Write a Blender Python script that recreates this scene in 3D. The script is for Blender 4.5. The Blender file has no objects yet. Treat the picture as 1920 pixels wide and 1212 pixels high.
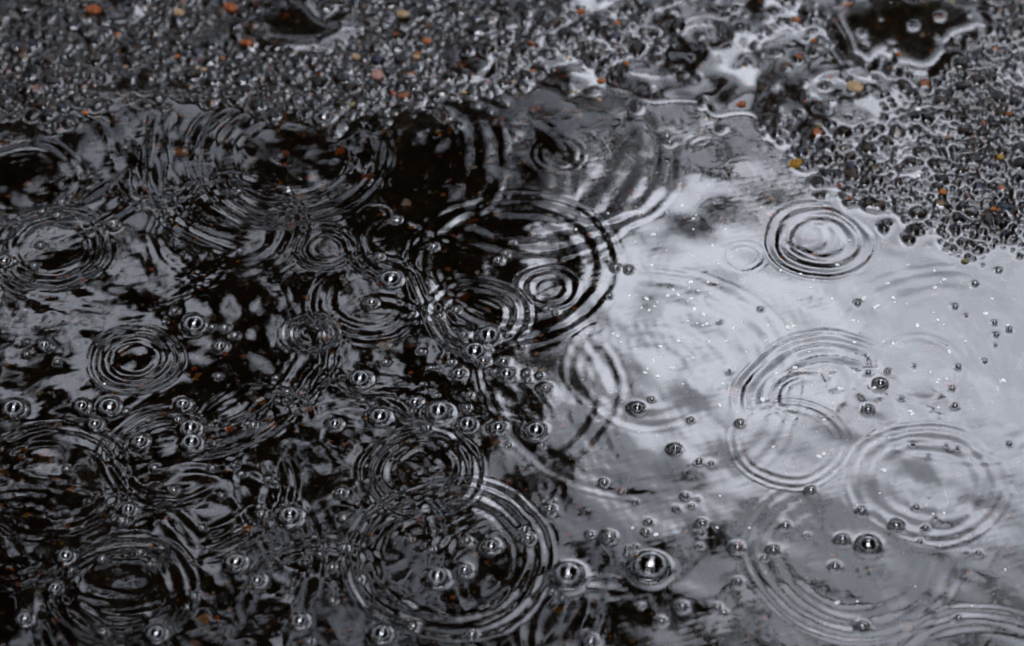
import bpy, math, random
import numpy as np

random.seed(7)
rng = np.random.default_rng(11)
sc = bpy.context.scene
COL = sc.collection
R = math.radians

# ----------------------------------------------------------------- camera
ELEV = R(46.0)
D = 2.0
FOC = 120.0
CAM = np.array([0.0, -D * math.cos(ELEV), D * math.sin(ELEV)])
FWD = -CAM / D
RIGHT = np.array([1.0, 0.0, 0.0])
UP = np.cross(RIGHT, FWD)
cam = bpy.data.cameras.new("camera")
cam.lens = FOC
cam.sensor_width = 36.0
cam.clip_start = 0.05
cam.clip_end = 2000.0
cam.dof.use_dof = True
cam.dof.focus_distance = D * 0.985
cam.dof.aperture_fstop = 5.6
cam_o = bpy.data.objects.new("camera", cam)
COL.objects.link(cam_o)
cam_o.location = CAM
cam_o.rotation_euler = (math.pi / 2 - ELEV, 0, 0)
sc.camera = cam_o


def ray(u, v):
    """view direction through a pixel of the 1920 x 1212 photograph"""
    k = 36.0 / FOC / 1920.0
    d = FWD + RIGHT * ((u - 960.0) * k) + UP * ((606.0 - v) * k)
    return d / np.linalg.norm(d)


def at(u, v):
    d = ray(u, v)
    p = CAM + d * (-CAM[2] / d[2])
    return float(p[0]), float(p[1])


def scale_at(u, v):
    """metres on the ground per photo pixel, sideways"""
    x, y = at(u, v)
    return math.dist((x, y, 0), CAM) * 36.0 / FOC / 1920.0


def sstep(a, b, x):
    t = np.clip((x - a) / (b - a), 0, 1)
    return t * t * (3 - 2 * t)


def tag(o, label=None, cat=None, group=None, kind=None):
    if label: o["label"] = label
    if cat: o["category"] = cat
    if group: o["group"] = group
    if kind: o["kind"] = kind
    return o


# ----------------------------------------------------------------- materials
def new_mat(name):
    m = bpy.data.materials.new(name)
    m.use_nodes = True
    nt = m.node_tree
    return m, nt, nt.nodes["Principled BSDF"]


def ground_material():
    m, nt, b = new_mat("wet_asphalt")
    a = nt.nodes.new("ShaderNodeAttribute"); a.attribute_name = "stone"
    n = nt.nodes.new("ShaderNodeTexNoise"); n.inputs["Scale"].default_value = 900; n.inputs["Detail"].default_value = 4
    tc = nt.nodes.new("ShaderNodeTexCoord")
    nt.links.new(tc.outputs["Object"], n.inputs["Vector"])
    mr = nt.nodes.new("ShaderNodeMapRange")
    mr.inputs["From Min"].default_value = .3; mr.inputs["From Max"].default_value = .7
    mr.inputs["To Min"].default_value = .45; mr.inputs["To Max"].default_value = 1.6
    nt.links.new(n.outputs["Fac"], mr.inputs["Value"])
    mx = nt.nodes.new("ShaderNodeMix"); mx.data_type = 'RGBA'; mx.blend_type = 'MULTIPLY'
    mx.inputs["Factor"].default_value = 1
    nt.links.new(a.outputs["Color"], mx.inputs["A"])
    nt.links.new(mr.outputs["Result"], mx.inputs["B"])
    nt.links.new(mx.outputs["Result"], b.inputs["Base Color"])
    b.inputs["Roughness"].default_value = 0.42
    nt.links.new(a.outputs["Alpha"], b.inputs["Specular IOR Level"])     # silt on the bed is dull, damp stone above water shines a little
    return m


def water_material(name, ior, rough=0.0, tint=(1, 1, 1)):
    m, nt, b = new_mat(name)
    b.inputs["Base Color"].default_value = tint + (1,)
    b.inputs["Transmission Weight"].default_value = 1.0
    b.inputs["IOR"].default_value = ior
    b.inputs["Roughness"].default_value = rough
    return m


def stone_material(name, col, var=0.6):
    m, nt, b = new_mat(name)
    n = nt.nodes.new("ShaderNodeTexNoise"); n.inputs["Scale"].default_value = 2.2; n.inputs["Detail"].default_value = 6; n.inputs["Roughness"].default_value = .7
    tc = nt.nodes.new("ShaderNodeTexCoord")
    nt.links.new(tc.outputs["Object"], n.inputs["Vector"])
    r = nt.nodes.new("ShaderNodeValToRGB")
    r.color_ramp.elements[0].position = .35; r.color_ramp.elements[1].position = .65
    r.color_ramp.elements[0].color = tuple(c * (1 - var) for c in col) + (1,)
    r.color_ramp.elements[1].color = tuple(min(1, c * (1 + var)) for c in col) + (1,)
    nt.links.new(n.outputs["Fac"], r.inputs["Fac"])
    nt.links.new(r.outputs["Color"], b.inputs["Base Color"])
    b.inputs["Roughness"].default_value = 0.5
    b.inputs["Specular IOR Level"].default_value = 0.08
    return m


M_GROUND = ground_material()
M_WATER = water_material("water", 1.45, 0.0, (0.38, 0.27, 0.19))     # peaty, brown water
M_BUBBLE = water_material("bubble_film", 1.42)
COLS = {
    "orange": (0.197, 0.063, 0.018), "rust": (0.150, 0.042, 0.014), "tan": (0.227, 0.151, 0.084),
    "pink": (0.212, 0.114, 0.091), "white": (0.58, 0.565, 0.53), "yellow": (0.197, 0.114, 0.018),
    "olive": (0.106, 0.094, 0.045), "amber": (0.181, 0.091, 0.015), "brown": (0.076, 0.038, 0.018),
}
M_STONE = {k: stone_material(k + "_stone", v) for k, v in COLS.items()}


# ----------------------------------------------------------------- mesh helpers
def grid_mesh(name, xs, ys, Z, mat, colors=None, sheen=None):
    nx, ny = len(xs), len(ys)
    me = bpy.data.meshes.new(name)
    co = np.empty((ny, nx, 3), np.float32)
    co[..., 0] = xs[None, :]; co[..., 1] = ys[:, None]; co[..., 2] = Z
    me.vertices.add(nx * ny)
    me.vertices.foreach_set("co", co.ravel())
    i = np.arange(nx * ny, dtype=np.int32).reshape(ny, nx)
    q = np.stack([i[:-1, :-1], i[:-1, 1:], i[1:, 1:], i[1:, :-1]], -1).reshape(-1, 4)
    me.loops.add(q.size)
    me.loops.foreach_set("vertex_index", q.ravel())
    me.polygons.add(len(q))
    me.polygons.foreach_set("loop_start", np.arange(0, q.size, 4, dtype=np.int32))
    me.polygons.foreach_set("loop_total", np.full(len(q), 4, np.int32))
    me.update(calc_edges=True)
    me.polygons.foreach_set("use_smooth", np.ones(len(q), bool))
    if colors is not None:
        at_ = me.color_attributes.new("stone", 'FLOAT_COLOR', 'POINT')
        c4 = np.ones((ny * nx, 4), np.float32); c4[:, :3] = colors.reshape(-1, 3); c4[:, 3] = 0.14 * sheen.ravel()
        at_.data.foreach_set("color", c4.ravel())
    me.materials.append(mat)
    o = bpy.data.objects.new(name, me)
    COL.objects.link(o)
    return o


def py_mesh(name, verts, faces, mat, smooth=True):
    me = bpy.data.meshes.new(name)
    me.from_pydata([tuple(map(float, v)) for v in verts], [], [tuple(map(int, f)) for f in faces])
    me.update()
    if smooth:
        me.polygons.foreach_set("use_smooth", np.ones(len(me.polygons), bool))
    me.materials.append(mat)
    return me


def quads_mesh(name, V, mat):
    """V: (n, 4, 3) separate quads"""
    n = len(V)
    me = bpy.data.meshes.new(name)
    me.vertices.add(n * 4); me.vertices.foreach_set("co", V.astype(np.float32).ravel())
    me.loops.add(n * 4); me.loops.foreach_set("vertex_index", np.arange(n * 4, dtype=np.int32))
    me.polygons.add(n)
    me.polygons.foreach_set("loop_start", np.arange(0, n * 4, 4, dtype=np.int32))
    me.polygons.foreach_set("loop_total", np.full(n, 4, np.int32))
    me.update(calc_edges=True)
    me.materials.append(mat)
    return me


# ----------------------------------------------------------------- sheet coordinates: fine inside the picture, coarser outwards
def axis(lo, hi, step, grow, far):
    core = np.arange(lo, hi + step / 2, step)
    out, s, p = [], step, hi
    while p < far:
        s *= 1.03 if s < .004 else grow; p += s; out.append(p)
    out2, s, p = [], step, lo
    while p > -far:
        s *= 1.03 if s < .004 else grow; p -= s; out2.append(p)
    return np.concatenate([out2[::-1], core, out])


XS = axis(-0.352, 0.352, 0.00062, 1.13, 400.0)
YS = axis(-0.262, 0.312, 0.00072, 1.13, 400.0)
X, Y = np.meshgrid(XS, YS)
NY, NX = X.shape
STEPX = np.gradient(XS)[None, :] * np.ones((NY, 1))
STEPY = np.gradient(YS)[:, None] * np.ones((1, NX))
FINE = 1 - sstep(0.0015, 0.006, np.maximum(STEPX, STEPY))     # detail fades where the sheet is coarse
INSIDE = (np.abs(X) < 0.36) & (Y > -0.27) & (Y < 0.32)
# photo pixel of every sheet point (only for layout tables)
dx, dy, dz = X - CAM[0], Y - CAM[1], -CAM[2]
den = dy * FWD[1] + dz * FWD[2]
k_ = 36.0 / FOC / 1920.0
U = 960 + dx / np.maximum(den, 0.3) / k_
V = 606 - (dy * UP[1] + dz * UP[2]) / np.maximum(den, 0.3) / k_


def waves(n, lam0, lam1, seed):
    r = np.random.default_rng(seed)
    out = np.zeros_like(X)
    for _ in range(n):
        lam = lam0 * (lam1 / lam0) ** r.random()
        a = r.random() * 2 * np.pi
        out += np.sin((X * math.cos(a) + Y * math.sin(a)) * 2 * np.pi / lam + r.random() * 6.28)
    return out / math.sqrt(n / 2)


def vnoise(cell, seed):
    """smooth value noise over the picture's area"""
    r = np.random.default_rng(seed)
    gx, gy = np.clip((X + 1.6) / cell, 0, None), np.clip((Y + 1.6) / cell, 0, None)
    n = int(3.4 / cell) + 3
    t = r.random((n, n)) * 2 - 1
    ix, iy = np.minimum(gx.astype(int), n - 2), np.minimum(gy.astype(int), n - 2)
    fx, fy = np.clip(gx - ix, 0, 1), np.clip(gy - iy, 0, 1)
    fx, fy = fx * fx * (3 - 2 * fx), fy * fy * (3 - 2 * fy)
    return (t[iy, ix] * (1 - fx) + t[iy, ix + 1] * fx) * (1 - fy) + (t[iy + 1, ix] * (1 - fx) + t[iy + 1, ix + 1] * fx) * fy


# ----------------------------------------------------------------- shoreline of the puddle, traced on the ground
SHORE_PX = [(-900, 330), (-300, 270), (0, 246), (60, 240), (110, 226), (165, 206), (250, 202), (330, 200), (430, 206), (520, 216), (600, 230),
            (680, 224), (760, 228), (860, 222), (930, 206), (990, 196), (1060, 190), (1150, 186), (1240, 176), (1290, 190),
            (1340, 206), (1420, 232), (1445, 270), (1490, 312), (1540, 356), (1590, 400), (1650, 430), (1720, 452),
            (1780, 482), (1830, 497), (1870, 478), (1920, 462), (2100, 470), (2500, 560), (3000, 760)]
sp = np.array([at(u, v) for u, v in SHORE_PX])
sp = sp[np.argsort(sp[:, 0])]
shore_y = np.interp(X, sp[:, 0], sp[:, 1])
wob = 0.004 * vnoise(0.011, 3) + 0.006 * vnoise(0.028, 4)
dist = (Y - shore_y + wob) * 0.8                      # + on the asphalt, - in the puddle
dist = np.maximum(dist, np.maximum(np.abs(X) - 1.25, -1.05 - Y))

# bed height (before the stones)
bed = np.where(dist < 0, -0.0019 - 0.0075 * (1 - np.exp(dist / 0.055)), -0.0019 + 0.004 * (1 - np.exp(-dist / 0.045)) + 0.006 * np.minimum(dist, 2))
bed = bed + 0.0007 * vnoise(0.05, 5) * (dist > -0.02) + 0.0012 * vnoise(0.09, 6) * sstep(0, -0.05, dist)


def blob(u, v, ru, rv):
    return np.exp(-(((U - u) / ru) ** 2 + ((V - v) / rv) ** 2))


# how deep water stands between the stones on the asphalt
film = 0.00050 + 0.0011 * vnoise(0.042, 8) + 0.0006 * vnoise(0.018, 9)
film += 0.0011 * blob(1330, 120, 190, 120) + 0.0016 * blob(1700, 70, 150, 85) + 0.0012 * blob(560, 50, 110, 50)
film += 0.0020 * blob(222, 22, 40, 26) + 0.0004 * blob(1120, 150, 110, 36) + 0.0010 * blob(880, 110, 60, 50) + 0.0010 * blob(1270, 25, 80, 40)
film += 0.0010 * blob(230, 210, 130, 22) + 0.0012 * blob(60, 238, 90, 14) + 0.0008 * blob(1560, 190, 130, 60)
film -= 0.0003 * sstep(1500, 1650, U) * sstep(200, 290, V)
level = np.maximum(0.0, bed + film)
for u, v, ru, rv, hh in ((1700, 66, 165, 92, .0026), (560, 52, 105, 50, .0024), (222, 22, 40, 28, .0022), (890, 112, 52, 44, .0018), (1325, 70, 60, 30, .0014),
                         (1580, 170, 70, 26, .0014)):
    bq = blob(u, v, ru, rv) * (1 + .35 * vnoise(0.02, 70) + .2 * vnoise(0.008, 71))
    px_, py_ = at(u, v)
    zc = float(bed[YS.searchsorted(py_), XS.searchsorted(px_)]) + hh
    mq = sstep(.38, .60, bq)
    level = level * (1 - mq) + zc * mq

# ----------------------------------------------------------------- crushed stone in the surface
G = bed.copy()
TOP = np.full_like(G, -1.0)
Cr = np.zeros(G.shape + (3,), np.float32)
binder = np.array([0.0085, 0.0082, 0.0085])
mud = np.array([0.0095, 0.0064, 0.0043])
wet = sstep(-0.002, -0.03, dist)[..., None]
Cr[:] = binder * (1 - wet) + mud * wet
Cr *= (1 + 0.35 * vnoise(0.02, 21) + 0.25 * vnoise(0.006, 22))[..., None]
x0, y0 = XS.searchsorted(-0.352), YS.searchsorted(-0.262)


def put_stone(cx, cy, r, col, height, seed, sunk=0.0):
    r_ = np.random.default_rng(seed)
    i0, i1 = XS.searchsorted(cx - 1.35 * r), XS.searchsorted(cx + 1.35 * r)
    j0, j1 = YS.searchsorted(cy - 1.35 * r), YS.searchsorted(cy + 1.35 * r)
    if i1 - i0 < 2 or j1 - j0 < 2: return
    lx, ly = X[j0:j1, i0:i1] - cx, Y[j0:j1, i0:i1] - cy
    h = height + lx * r_.normal(0, .16) + ly * r_.normal(0, .16)
    n = r_.integers(4, 8)
    a0 = r_.random() * 6.28
    for k in range(n):
        a = a0 + (k + r_.uniform(-.32, .32)) * 6.283 / n
        dd = r * r_.uniform(.58, 1.12)
        s = r_.uniform(0.7, 4.0)
        h = np.minimum(h, (dd - (lx * math.cos(a) + ly * math.sin(a))) * s)
    b = bed[j0:j1, i0:i1]
    cb = bed[min(YS.searchsorted(cy), NY - 1), min(XS.searchsorted(cx), NX - 1)]
    top = cb + h - sunk
    g = G[j0:j1, i0:i1]
    m = top > g
    g[m] = top[m]
    Cr[j0:j1, i0:i1][m] = col


def pick(wet_):
    t = rng.random() * (.5 if wet_ else 1)
    if t < 0.040: c = np.array(COLS[rng.choice(["orange", "rust", "amber"])]) * rng.uniform(.4, 1.2)
    elif t < 0.075: c = np.array(COLS[rng.choice(["tan", "pink", "olive"])]) * rng.uniform(.2, .5)
    elif t < 0.09: c = np.array(COLS["white"]) * rng.uniform(.15, .4)
    elif t < 0.36: c = np.array([0.019, 0.0125, 0.009]) * rng.uniform(.6, 1.5)
    elif t < 0.52: c = np.array([0.010, 0.0135, 0.022]) * rng.uniform(.6, 1.5)
    else: c = np.array([0.0095, 0.0090, 0.0092]) * rng.uniform(.5, 1.6)
    if wet_: c = (c * 0.75 + np.array([0.003, 0.0014, 0.0004])) if t >= .09 else c * 1.2
    return c


sd = 0
for s, rr, keep in ((0.0078, (.0024, .0044), 0.34), (0.0040, (.0012, .0023), 0.85), (0.0025, (.0006, .0012), 0.75)):
    for gy in np.arange(-0.34, 0.42, s * 0.9):
        for gx in np.arange(-0.46, 0.46, s):
            if rng.random() > keep or (s < .004 and max(abs(gx) - .36, -gy - .27, gy - .32) > 0): continue
            cx, cy = gx + rng.uniform(-.5, .5) * s, gy + rng.uniform(-.5, .5) * s
            r = rng.uniform(*rr)
            sd += 1
            ys_ = np.interp(cx, sp[:, 0], sp[:, 1])
            d_ = (cy - ys_) * .8
            sunk = 0.0
            if d_ < -0.012:
                if rng.random() < .62: continue                   # silt covers many stones on the puddle bed
                sunk = rng.uniform(0.0, 0.0016)
            put_stone(cx, cy, r, pick(d_ < -0.004), r * rng.uniform(.35, .78), sd, sunk)
G = G + 0.00012 * vnoise(0.0022, 31) * FINE

# ----------------------------------------------------------------- loose bits seen in the picture: kept off the sheet as objects
# (u, v, half length px, colour, kind)
BITS = [
    (176, 27, 16, "rust", "pebble"), (212, 24, 6, "orange", "pebble"), (336, 30, 11, "tan", "pebble"), (432, 24, 15, "rust", "pebble"),
    (538, 36, 7, "orange", "pebble"), (458, 88, 9, "rust", "pebble"), (474, 100, 5, "white", "pebble"), (332, 110, 7, "orange", "pebble"),
    (236, 128, 6, "tan", "pebble"), (382, 134, 7, "tan", "pebble"), (418, 115, 5, "orange", "pebble"), (552, 105, 6, "tan", "pebble"),
    (160, 212, 7, "orange", "pebble"), (226, 231, 7, "orange", "pebble"), (340, 215, 7, "orange", "pebble"), (532, 216, 6, "orange", "pebble"),
    (474, 294, 7, "amber", "pebble"), (536, 282, 9, "orange", "pebble"), (48, 339, 10, "amber", "leaf"), (217, 361, 6, "rust", "pebble"),
    (332, 347, 5, "orange", "pebble"), (756, 37, 12, "tan", "pebble"), (741, 73, 5, "rust", "pebble"), (784, 105, 6, "orange", "pebble"),
    (781, 115, 8, "tan", "pebble"), (668, 113, 9, "tan", "pebble"), (709, 147, 14, "pink", "pebble"), (800, 82, 9, "orange", "pebble"),
    (687, 73, 7, "olive", "leaf"), (870, 174, 6, "amber", "pebble"), (926, 47, 4, "tan", "pebble"), (998, 135, 6, "orange", "pebble"),
    (1063, 112, 6, "amber", "pebble"), (1127, 153, 9, "orange", "pebble"), (1078, 173, 7, "tan", "pebble"), (1123, 186, 6, "tan", "pebble"),
    (1157, 49, 7, "orange", "pebble"), (1175, 122, 6, "orange", "pebble"), (1090, 30, 10, "rust", "pebble"), (660, 196, 15, "olive", "leaf"),
    (1030, 214, 6, "orange", "pebble"), (917, 299, 7, "rust", "pebble"), (983, 298, 5, "orange", "pebble"), (877, 310, 3, "orange", "pebble"),
    (797, 323, 9, "rust", "leaf"), (877, 322, 3, "tan", "pebble"), (716, 242, 5, "amber", "pebble"), (1168, 237, 4, "tan", "pebble"),
    (1252, 198, 6, "tan", "pebble"), (1492, 45, 9, "orange", "pebble"), (1590, 21, 8, "orange", "pebble"), (1565, 48, 9, "pink", "pebble"),
    (1525, 84, 6, "orange", "pebble"), (1394, 132, 7, "amber", "pebble"), (1497, 117, 7, "rust", "pebble"), (1555, 154, 6, "orange", "pebble"),
    (1602, 173, 17, "tan", "pebble"), (1390, 198, 10, "rust", "pebble"), (1510, 197, 5, "orange", "pebble"), (1685, 115, 7, "rust", "pebble"),
    (1673, 136, 8, "amber", "pebble"), (1744, 106, 9, "rust", "pebble"), (1768, 365, 9, "orange", "pebble"), (1493, 308, 16, "amber", "pebble"),
    (1778, 265, 6, "pink", "pebble"), (1874, 301, 9, "yellow", "pebble"), (1592, 372, 6, "rust", "pebble"), (1721, 213, 6, "white", "pebble"),
    (1891, 220, 7, "rust", "pebble"), (1536, 241, 9, "olive", "pebble"), (1722, 336, 5, "white", "pebble"), (1453, 314, 7, "pink", "pebble"),
    (1830, 40, 5, "orange", "pebble"), (1728, 77, 6, "white", "pebble"), (1782, 15, 7, "olive", "pebble"), (1770, 48, 6, "olive", "pebble"),
    (1288, 398, 6, "orange", "pebble"), (1862, 395, 6, "orange", "pebble"), (1810, 490, 9, "olive", "pebble"), (1732, 478, 5, "orange", "pebble"),
    (370, 694, 10, "amber", "leaf"), (166, 592, 5, "orange", "pebble"), (73, 592, 4, "tan", "pebble"), (251, 606, 4, "yellow", "pebble"),
    (266, 630, 5, "tan", "pebble"), (104, 508, 6, "orange", "pebble"), (156, 516, 13, "orange", "leaf"), (283, 495, 8, "orange", "leaf"),
    (560, 728, 8, "orange", "pebble"), (166, 706, 4, "orange", "pebble"), (445, 704, 4, "orange", "pebble"), (523, 548, 11, "brown", "leaf"),
    (717, 468, 7, "amber", "pebble"), (661, 505, 5, "rust", "pebble"), (771, 417, 10, "amber", "leaf"), (840, 495, 7, "orange", "pebble"),
    (817, 615, 7, "olive", "pebble"), (768, 637, 16, "brown", "leaf"), (1122, 528, 9, "tan", "pebble"), (1237, 499, 8, "pink", "pebble"),
    (1190, 489, 5, "amber", "pebble"), (1080, 568, 7, "orange", "pebble"), (1082, 622, 7, "orange", "pebble"), (1003, 680, 6, "white", "pebble"),
    (1043, 729, 5, "tan", "pebble"), (796, 745, 11, "rust", "leaf"), (1010, 502, 6, "orange", "pebble"), (1392, 518, 15, "tan", "leaf"),
    (1454, 583, 5, "orange", "pebble"), (1507, 441, 6, "orange", "pebble"), (1639, 533, 5, "orange", "pebble"), (1731, 478, 4, "tan", "pebble"),
    (1560, 870, 12, "tan", "leaf"), (1563, 836, 7, "pink", "pebble"), (1721, 998, 7, "orange", "pebble"), (1364, 943, 14, "olive", "leaf"),
    (1860, 950, 20, "pink", "leaf"), (1898, 958, 14, "tan", "leaf"), (1630, 1056, 10, "tan", "leaf"), (1517, 1082, 5, "orange", "pebble"),
    (1588, 1162, 6, "rust", "pebble"), (1897, 1025, 10, "orange", "leaf"), (1911, 1090, 5, "rust", "pebble"), (1227, 831, 5, "orange", "pebble"),
    (1753, 964, 6, "white", "pebble"), (1117, 1113, 6, "yellow", "pebble"), (852, 850, 8, "tan", "leaf"), (756, 1150, 4, "tan", "pebble"),
    (910, 1014, 6, "yellow", "leaf"), (380, 1152, 24, "amber", "leaf"), (407, 1150, 14, "orange", "leaf"), (431, 1132, 7, "orange", "pebble"),
    (32, 1084, 7, "rust", "pebble"), (70, 1124, 10, "tan", "leaf"), (70, 1098, 11, "olive", "leaf"), (46, 1141, 4, "amber", "pebble"),
    (200, 1074, 4, "yellow", "pebble"), (348, 1029, 5, "orange", "pebble"), (382, 955, 9, "orange", "leaf"), (36, 849, 8, "rust", "pebble"),
    (40, 889, 6, "rust", "pebble"), (143, 1140, 5, "rust", "pebble"), (358, 914, 8, "amber", "leaf"), (154, 977, 7, "amber", "leaf"),
    (388, 1106, 7, "pink", "pebble"), (567, 787, 4, "yellow", "pebble"), (306, 766, 7, "amber", "pebble"), (1836, 1173, 4, "yellow", "pebble"),
]
TWIGS = [(1139, 1028, 26, 58), (1776, 922, 16, 75), (1772, 122, 12, -60), (1022, 1064, 14, -3), (1132, 1166, 12, -35), (1460, 945, 10, 20)]
# pale grit and petal crumbs floating on the bright water
GRIT = [(1212, 560), (1180, 555), (1228, 575), (1203, 577), (1180, 604), (1305, 403), (1280, 386), (1300, 430), (1222, 497), (1233, 567), (1252, 555),
        (1262, 543), (1272, 553), (1290, 566), (1297, 560), (1309, 545), (1217, 582), (1240, 668), (1214, 692), (1210, 700), (1232, 705), (1158, 630),
        (1164, 642), (1150, 626), (1238, 650), (1273, 640), (1225, 677), (1300, 410), (1345, 531), (1292, 540), (1302, 580), (1307, 607), (1318, 610),
        (1326, 608), (1350, 656), (1363, 640), (1375, 615), (1391, 604), (1477, 614), (1488, 612), (1436, 640), (1330, 550), (1295, 529), (1346, 494),
        (1327, 529), (1501, 514), (1464, 508), (1484, 608), (1570, 497), (1593, 451), (1640, 577), (1646, 574), (1675, 559), (1677, 567), (1758, 600),
        (1750, 586), (1770, 609), (1675, 644), (1657, 641), (1602, 642), (1600, 601), (1610, 603), (1764, 530), (1753, 540), (1770, 525), (1848, 588),
        (1664, 532), (1702, 497), (1752, 508), (1534, 697), (1556, 705), (1575, 729), (1602, 699), (1639, 728), (1517, 660), (1707, 771), (1760, 764),
        (1876, 716), (1871, 731), (1881, 714), (1711, 776), (1760, 712), (1775, 711), (1744, 698), (1757, 717), (1836, 672), (1620, 760), (1545, 787),
        (1461, 727), (1355, 719), (1330, 640), (1290, 602), (1320, 590), (1536, 856), (1545, 852), (1650, 925), (1657, 882), (1750, 964), (1770, 962),
        (1885, 1068), (1607, 1128), (1570, 1130), (1822, 1136), (1716, 1100), (1450, 838), (1350, 930), (1345, 990), (1405, 990), (1230, 1003), (1186, 990),
        (1420, 640), (1441, 610), (1400, 660), (1380, 690), (1455, 700), (1490, 690), (1430, 750), (1350, 760), (1280, 720), (1260, 690), (1300, 670),
        (1820, 540), (1860, 560), (1890, 610), (1810, 640), (1780, 660), (1720, 610), (1700, 570), (1620, 560), (1560, 560), (1520, 540), (1250, 470),
        (1225, 440), (1190, 455), (1335, 460), (1360, 430), (1250, 398), (1140, 400), (1080, 430), (744, 412), (540, 352), (541, 358), (196, 720)]
BUB = [
    (262,829,14),(359,832,17),(357,805,17),(241,957,13),(229,978,9),(544,970,18),(490,965,9),(487,951,5),(123,1045,15),(192,1050,9),(263,1038,8),
    (282,1058,5),(135,1071,6),(104,1104,12),(442,1055,16),(482,1090,13),(46,1162,15),(293,1190,16),(195,1186,8),(365,1120,8),(352,1140,6),
    (562,1165,15),(580,1203,9),(622,1065,8),(645,1028,8),(624,1127,8),(640,925,10),(645,972,9),(126,880,6),(290,878,6),(399,878,6),(453,889,6),
    (504,899,6),(517,904,4),(326,920,8),(416,930,6),(380,990,6),(440,873,4),(403,833,4),(600,1040,5),(575,1048,4),
    (715,1190,17),(775,1175,8),(885,1190,11),(820,1085,19),(871,1070,12),(921,1025,14),(875,1015,9),(983,993,9),(990,1011,12),(770,1012,6),
    (810,1032,5),(1005,809,17),(1065,1082,27),(1220,1065,33),(1142,1008,14),(1107,1003,6),(1030,957,11),(1023,939,4),(1037,939,4),(1133,905,8),
    (1167,923,4),(1266,844,12),(1016,836,6),(955,836,5),(1217,980,6),(1211,998,6),(1269,955,5),(1193,942,4),(1179,1029,4),(1192,1026,4),
    (1190,1039,4),(1177,1040,4),(1035,1110,6),(1057,1122,4),(675,1088,6),(1108,1203,14),(1240,1165,8),(1203,1137,4),(1280,1138,10),
    (1310,867,7),(1333,870,5),(1285,931,7),(1308,936,3),(1298,950,4),(1317,981,9),(1314,1000,6),(1313,1024,5),(1382,1027,12),(1450,1033,11),
    (1434,1047,5),(1473,986,9),(1521,921,10),(1616,959,10),(1580,1013,13),(1628,1023,19),(1681,986,13),(1718,952,6),(1735,991,7),(1755,972,4),
    (1725,1016,5),(1835,1038,6),(1566,1063,10),(1514,1004,4),(1384,1092,9),(1345,1140,8),(1357,1150,7),(1617,1176,13),(1797,1160,7),(1712,834,4),
    (1892,833,5),(1775,836,3),(1796,842,4),(1741,857,3),(1812,1037,4),
    (1651,721,13),(1628,769,11),(1388,794,7),(1296,788,5),(1608,569,6),(1828,533,6),(1872,508,6),(1791,576,5),(1865,606,5),(1893,619,5),(1868,629,5),
    (1867,648,3),(1847,678,4),(1797,689,5),(1628,699,5),(1665,697,5),(1785,730,5),(1690,748,4),(1791,762,6),(1714,687,3),(1427,581,4),(1350,604,3),
    (1367,697,3),(1812,593,3),
    (733,524,18),(697,569,11),(675,712,17),(724,680,6),(916,632,19),(890,660,18),(906,678,11),(847,680,7),(860,702,12),(808,690,5),(822,688,3),
    (944,678,10),(950,703,14),(928,699,7),(988,701,7),(1013,704,5),(992,712,4),(1023,730,10),(1195,767,14),(1222,749,5),(712,783,17),
    (778,755,11),(822,775,20),(876,798,16),(934,803,14),(803,803,8),(680,750,5),(699,757,5),(774,771,4),(870,629,8),(855,582,9),(826,593,5),
    (790,660,6),(918,657,4),(776,589,4),(935,488,8),(948,476,7),(961,455,5),(813,464,9),(1154,503,8),(1179,507,8),(1143,556,5),(981,652,4),
    (712,482,8),(1025,580,5),(1043,586,4),(880,741,6),(820,742,4),(793,720,4),(875,765,8),
    (26,769,19),(8,490,13),(364,610,19),(398,614,6),(421,616,9),(440,630,8),(412,651,11),(328,584,7),(309,604,4),(83,650,11),(52,642,4),(50,665,6),
    (102,653,4),(108,679,5),(76,461,7),(65,500,8),(28,491,5),(213,422,10),(205,764,18),(153,763,13),(167,774,7),(178,797,13),(237,772,6),
    (343,760,13),(335,787,8),(280,788,4),(628,797,12),(410,706,7),(518,709,5),(538,737,8),(450,471,6),(474,798,8),(465,795,5),(108,405,9),
    (117,380,8),(80,398,7),(607,222,16),(448,360,6),(1250,257,9),(1255,268,8),(745,412,9),
]

# ----------------------------------------------------------------- water: rests level between the stones, climbs and wets each of them
def blur(A, n):
    for _ in range(n):
        A = A.copy()
        A[1:-1] = (A[:-2] + 2 * A[1:-1] + A[2:]) * .25
        A[:, 1:-1] = (A[:, :-2] + 2 * A[:, 1:-1] + A[:, 2:]) * .25
    return A


solid = blur(G, 1)
solid = np.maximum(solid, G - 0.0001)
top = np.maximum(solid, G)
drain = sstep(0.0004, 0.0016, top - level) * (0.55 + 0.45 * vnoise(0.009, 81)) * FINE
skin = top + 0.00010 - 0.00042 * np.clip(drain, 0, 1)          # tall stones stand out of the film, damp and dull
Wt = np.maximum(level, skin)
alpha = 0.028
for _ in range(70):
    P = Wt.copy()
    P[1:-1, 1:-1] = (Wt[:-2, 1:-1] + Wt[2:, 1:-1] + Wt[1:-1, :-2] + Wt[1:-1, 2:]) * .25
    P = (P + alpha * level) / (1 + alpha)
    Wt = np.maximum(P, skin)

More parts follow.
